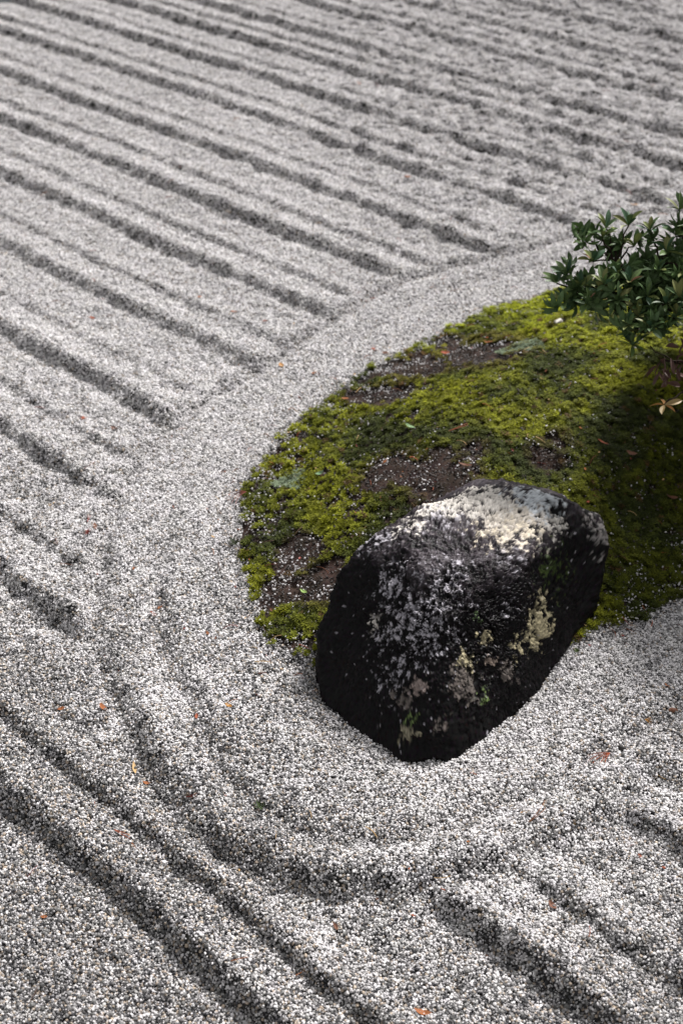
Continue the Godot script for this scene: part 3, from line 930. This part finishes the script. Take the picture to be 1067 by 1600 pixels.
	find("needle", "pine_needles", 0.285, -3.259, 0.06, 1.6, RUST, "rusty needles lying on the moss behind the boulder", "pine needles", p)
	find("needle_one", "pine_needles", -0.701, -2.87, 0.05, 0.9, BROWN, "single brown needle on a left ridge near the frame edge", "pine needles", p)
	find("needles", "pine_needles", 0.565, -2.2, 0.075, -1.2, RUST, "fan of rusty pine needles behind the black seed pod", "pine needles", p)
	find("needles", "pine_needles", 0.655, -2.3, 0.018, 1.0, AMBER, "tiny yellow needle tuft on gravel right of the black seed pod", "pine needles", p)
	find("pod", "seed_pod", 0.592, -2.217, 0.032, 0.5, DARK, "black seed pod on the gravel right of the boulder", "seed pod", "")
	find("needle", "twig", 0.62, -2.262, 0.03, 1.5, DARK, "short dark twig between the black pod and the bark chip", "twig", "")
	find("chip", "bark_chip", 0.723, -2.333, 0.026, 0.1, BROWN, "brown bark chip at the right edge on the gravel", "bark chip", "")
	find("chip", "stone_chip", 0.149, -1.933, 0.012, 0.8, DARK, "small black stone chip on the ring in front of the boulder", "stone chip", "")
	find("chip", "stone_chip", 0.24, -1.85, 0.014, 0.3, DARK, "black stone chip in the shade below the ring crest", "stone chip", "")
	find("sprig", "weed_sprig", -0.166, -2.041, 0.026, 0.0, Color(0.03, 0.05, 0.01), "dark green weed sprig growing in the gravel below the boulder", "weed", "")
	find("sprig", "weed_sprig", -0.275, -2.953, 0.034, 0.0, Color(0.02, 0.028, 0.008), "dark clump of weed at the left tip of the moss", "weed", "")
	find("sprig", "weed_sprig", 0.541, -2.538, 0.016, 0.0, Color(0.07, 0.11, 0.02), "tiny green sprig on gravel where the boulder meets the right moss", "weed", "")
	find("maple", "maple_leaf", 0.452, -3.958, 0.045, 0.5, ORANGE, "orange maple leaf on the bare earth of the mound", "leaf", m)
	find("leaf", "fallen_leaf", 0.32, -3.914, 0.028, 1.5, RUST, "rust leaf on bare earth left of the orange maple leaf", "leaf", m)
	find("leaf", "fallen_leaf", 0.012, -3.658, 0.024, 1.2, ORANGE, "orange leaf on the tan soil near the upper left moss rim", "leaf", m)
	find("maple", "fallen_leaf", 0.112, -3.154, 0.028, 2.4, ORANGE, "small orange leaf on dark soil behind the boulder", "leaf", m)
	find("long", "fallen_leaf", 0.315, -3.079, 0.035, 1.4, BROWN, "narrow brown leaf on dark soil just behind the boulder", "leaf", m)
	find("long", "fallen_leaf", 0.692, -3.228, 0.03, 1.0, RUST, "rust leaf on moss in the bush's shade, the one nearer the boulder", "leaf", m)
	find("leaf", "fallen_leaf", 0.766, -3.195, 0.03, 1.0, BROWN, "dark brown leaf on moss in the bush's shade", "leaf", m)
	find("leaf", "fallen_leaf", 0.849, -3.062, 0.032, 1.6, BROWN, "brown leaf on the darkest moss at the right edge", "leaf", m)
	find("leaf", "fallen_leaf", 0.187, -3.341, 0.03, 1.0, Color(0.16, 0.25, 0.12), "pale green leaf on the moss above the dark soil", "leaf", m)
	find("leaf", "fallen_leaf", -0.09, -2.714, 0.022, 0.8, Color(0.2, 0.3, 0.08), "light green leaf on stony soil left of the boulder", "leaf", m)
	find("leaf", "fallen_leaf", -0.057, -3.204, 0.022, 1.8, Color(0.13, 0.22, 0.11), "small green leaf on the left part of the moss", "leaf", m)
	find("needle_one", "pine_needles", 0.511, -3.217, 0.04, 0.4, STRAW, "straw coloured needle on bare soil right behind the boulder", "pine needles", p)
	litter()
	# a pale lump of broken stone on the moss under the azalea
	find("chip", "pale_stone", 0.677, -4.02, 0.05, 0.9, Color(0.5, 0.48, 0.44), "pale broken stone lying on the moss under the azalea", "stone", "")
	# low grey green lichen cushions
	for q: Array in [[0.549, -3.856, 0.085, "pale grey green lichen cushion on the bare earth, the larger one"], [-0.136, -3.219, 0.055, "pale grey green lichen cushion near the left rim of the moss"]]:
		lichen(q[0], q[1], q[2], q[3])


func litter() -> void:
	# crumbs of dry needle and leaf, thickest along the rim of the moss
	var o := Node3D.new()
	o.name = "litter"
	add_child(o)
	tag(o, "rust brown crumbs of needles and leaves strewn along the moss rim", "litter", "", "stuff")
	var rows: Array[PackedFloat32Array] = [PackedFloat32Array(), PackedFloat32Array()]
	var tones: Array[Color] = [RUST, BROWN, RED, ORANGE, STRAW, Color(0.09, 0.05, 0.035)]
	var made := 0
	while made < 900:
		var z := rng.randf_range(-7.0, -1.4)
		var x := rng.randf_range(-1.0, 1.0) * (0.75 - z * 0.2)
		var si := inside_island(x, z)
		var rim := exp(-pow((si + 0.03) / 0.06, 2.0)) * (0.4 + 0.6 * smoothstep(-3.0, -3.6, z) + 0.4 * smoothstep(0.0, -0.2, x))
		if rng.randf() > 0.07 + rim + (0.1 if si > 0.0 else 0.0):
			continue
		made += 1
		var c := tones[rng.randi() % 6] * rng.randf_range(0.6, 1.2)
		var b := Basis(Quaternion(Vector3.UP, normal_at(x, z))) * Basis.from_euler(Vector3(rng.randf_range(-0.3, 0.3), rng.randf() * TAU, 0))
		put_row(rows[0 if rng.randf() < 0.55 else 1], b.scaled(Vector3.ONE * rng.randf_range(0.5, 1.3)), Vector3(x, h_at(x, z) + (0.005 if si < 0.0 else 0.012), z), Color(c.r, c.g, c.b))
	var mat := material(Color.WHITE, 0.7, 0.3)
	copies("needle_crumbs", needles(1, 0.028, 0.2), mat, rows[0], o)
	copies("leaf_crumbs", flat_leaf(0.009, 0.005, 0.001), mat, rows[1], o)


func lichen(x: float, z: float, r: float, label: String) -> void:
	var st := SurfaceTool.new()
	st.begin(Mesh.PRIMITIVE_TRIANGLES)
	var tuft := moss_tuft(5, 8, 0.006)
	for k in int(r * r * 60000.0):
		var a := rng.randf() * TAU
		var d := r * sqrt(rng.randf()) * (0.75 + 0.25 * sin(a * 3.0 + x * 9.0))
		var px := x + cos(a) * d
		var pz := z + sin(a) * d
		st.append_from(tuft, 0, Transform3D(Basis(Vector3.UP, rng.randf() * TAU).scaled(Vector3(1, 0.8, 1) * rng.randf_range(0.6, 1.0)), Vector3(px - x, h_at(px, pz) - h_at(x, z) + 0.006, pz - z)))
	var mat := material(Color(0.2, 0.25, 0.16).linear_to_srgb(), 0.9, 0.2)
	var o := mesh_node("lichen_cushion", st.commit(), mat)
	o.position = Vector3(x, h_at(x, z), z)
	tag(o, label, "lichen", "grey green lichen cushions on the mound")


func build_kerb() -> void:
	# granite kerb along the far left side of the garden
	var dir := Vector3(0.866, 0, -0.5)
	var out := Vector3(-0.5, 0, -0.866)
	for k: int in [1]:
		var st := SurfaceTool.new()
		st.begin(Mesh.PRIMITIVE_TRIANGLES)
		var box := BoxMesh.new()
		box.size = Vector3(1.9, 0.16, 0.22)
		var bevel := BoxMesh.new()
		bevel.size = Vector3(1.88, 0.012, 0.2)
		st.append_from(box, 0, Transform3D(Basis.IDENTITY, Vector3(0, 0.0, 0)))
		st.append_from(bevel, 0, Transform3D(Basis.IDENTITY, Vector3(0, 0.086, 0)))
		var o := mesh_node("kerb_stone", st.commit(), material(Color(0.3, 0.33, 0.34).linear_to_srgb(), 0.85, 0.3, false))
		o.transform = Transform3D(Basis(Vector3.UP, deg_to_rad(30.0)), Vector3(-1.92, -0.02, -8.22) + out * 0.12 + dir * (k - 1) * 1.2)
		tag(o, "blurred pale granite kerb stone at the far left corner of the gravel", "kerb stone")


func _ready() -> void:
	# camera
	var cam := Camera3D.new()
	cam.name = "camera"
	var att := CameraAttributesPhysical.new()
	att.frustum_focal_length = 12.0 / tan(deg_to_rad(19.8))
	att.frustum_focus_distance = 2.95
	att.frustum_near = 0.05
	att.frustum_far = 600.0
	att.exposure_aperture = 2.8
	cam.attributes = att
	cam.fov = 39.6
	cam.near = 0.05
	cam.far = 600.0
	cam.position = Vector3(0, 2.1, 0)
	cam.rotation_degrees = Vector3(-34, 0, 0)
	add_child(cam)
	cam.current = true
	# overcast sky
	var sky_mat := ProceduralSkyMaterial.new()
	sky_mat.sky_top_color = Color(0.74, 0.74, 0.75)
	sky_mat.sky_horizon_color = Color(0.74, 0.74, 0.74)
	sky_mat.ground_bottom_color = Color(0.2, 0.2, 0.2)
	sky_mat.ground_horizon_color = Color(0.5, 0.5, 0.5)
	sky_mat.sun_angle_max = 1.0
	var sky := Sky.new()
	sky.sky_material = sky_mat
	var env := Environment.new()
	env.background_mode = Environment.BG_SKY
	env.sky = sky
	env.background_energy_multiplier = 0.21
	env.tonemap_mode = Environment.TONE_MAPPER_LINEAR
	env.tonemap_exposure = 5.1
	env.sdfgi_enabled = true
	env.ssao_enabled = true
	env.ssil_enabled = true
	var we := WorldEnvironment.new()
	we.name = "environment"
	we.environment = env
	add_child(we)
	# the bright part of the cloud, behind and to the right
	var sun := DirectionalLight3D.new()
	sun.name = "sun"
	sun.light_energy = 0.5
	sun.light_color = Color(1.0, 0.985, 0.98)
	sun.light_angular_distance = 11.0
	sun.shadow_enabled = true
	add_child(sun)
	sun.look_at_from_position(Vector3(0.55, 1.0, -0.73), Vector3.ZERO)
	rng.seed = 20240611
	n_wave = noise(0.8, 2, 1)
	n_lump = noise(9.0, 3, 2)
	n_fine = noise(45.0, 2, 3)
	n_patch = noise(7.0, 3, 4)
	n_clod = noise(5.5, 2, 14)
	var t := Time.get_ticks_msec()
	make_height()
	print("height ", Time.get_ticks_msec() - t)
	build_ground()
	print("ground ", Time.get_ticks_msec() - t)
	build_gravel()
	print("gravel ", Time.get_ticks_msec() - t)
	build_moss()
	print("moss ", Time.get_ticks_msec() - t)
	build_rock()
	print("rock ", Time.get_ticks_msec() - t)
	build_azalea()
	build_finds()
	build_kerb()
	print("all ", Time.get_ticks_msec() - t)
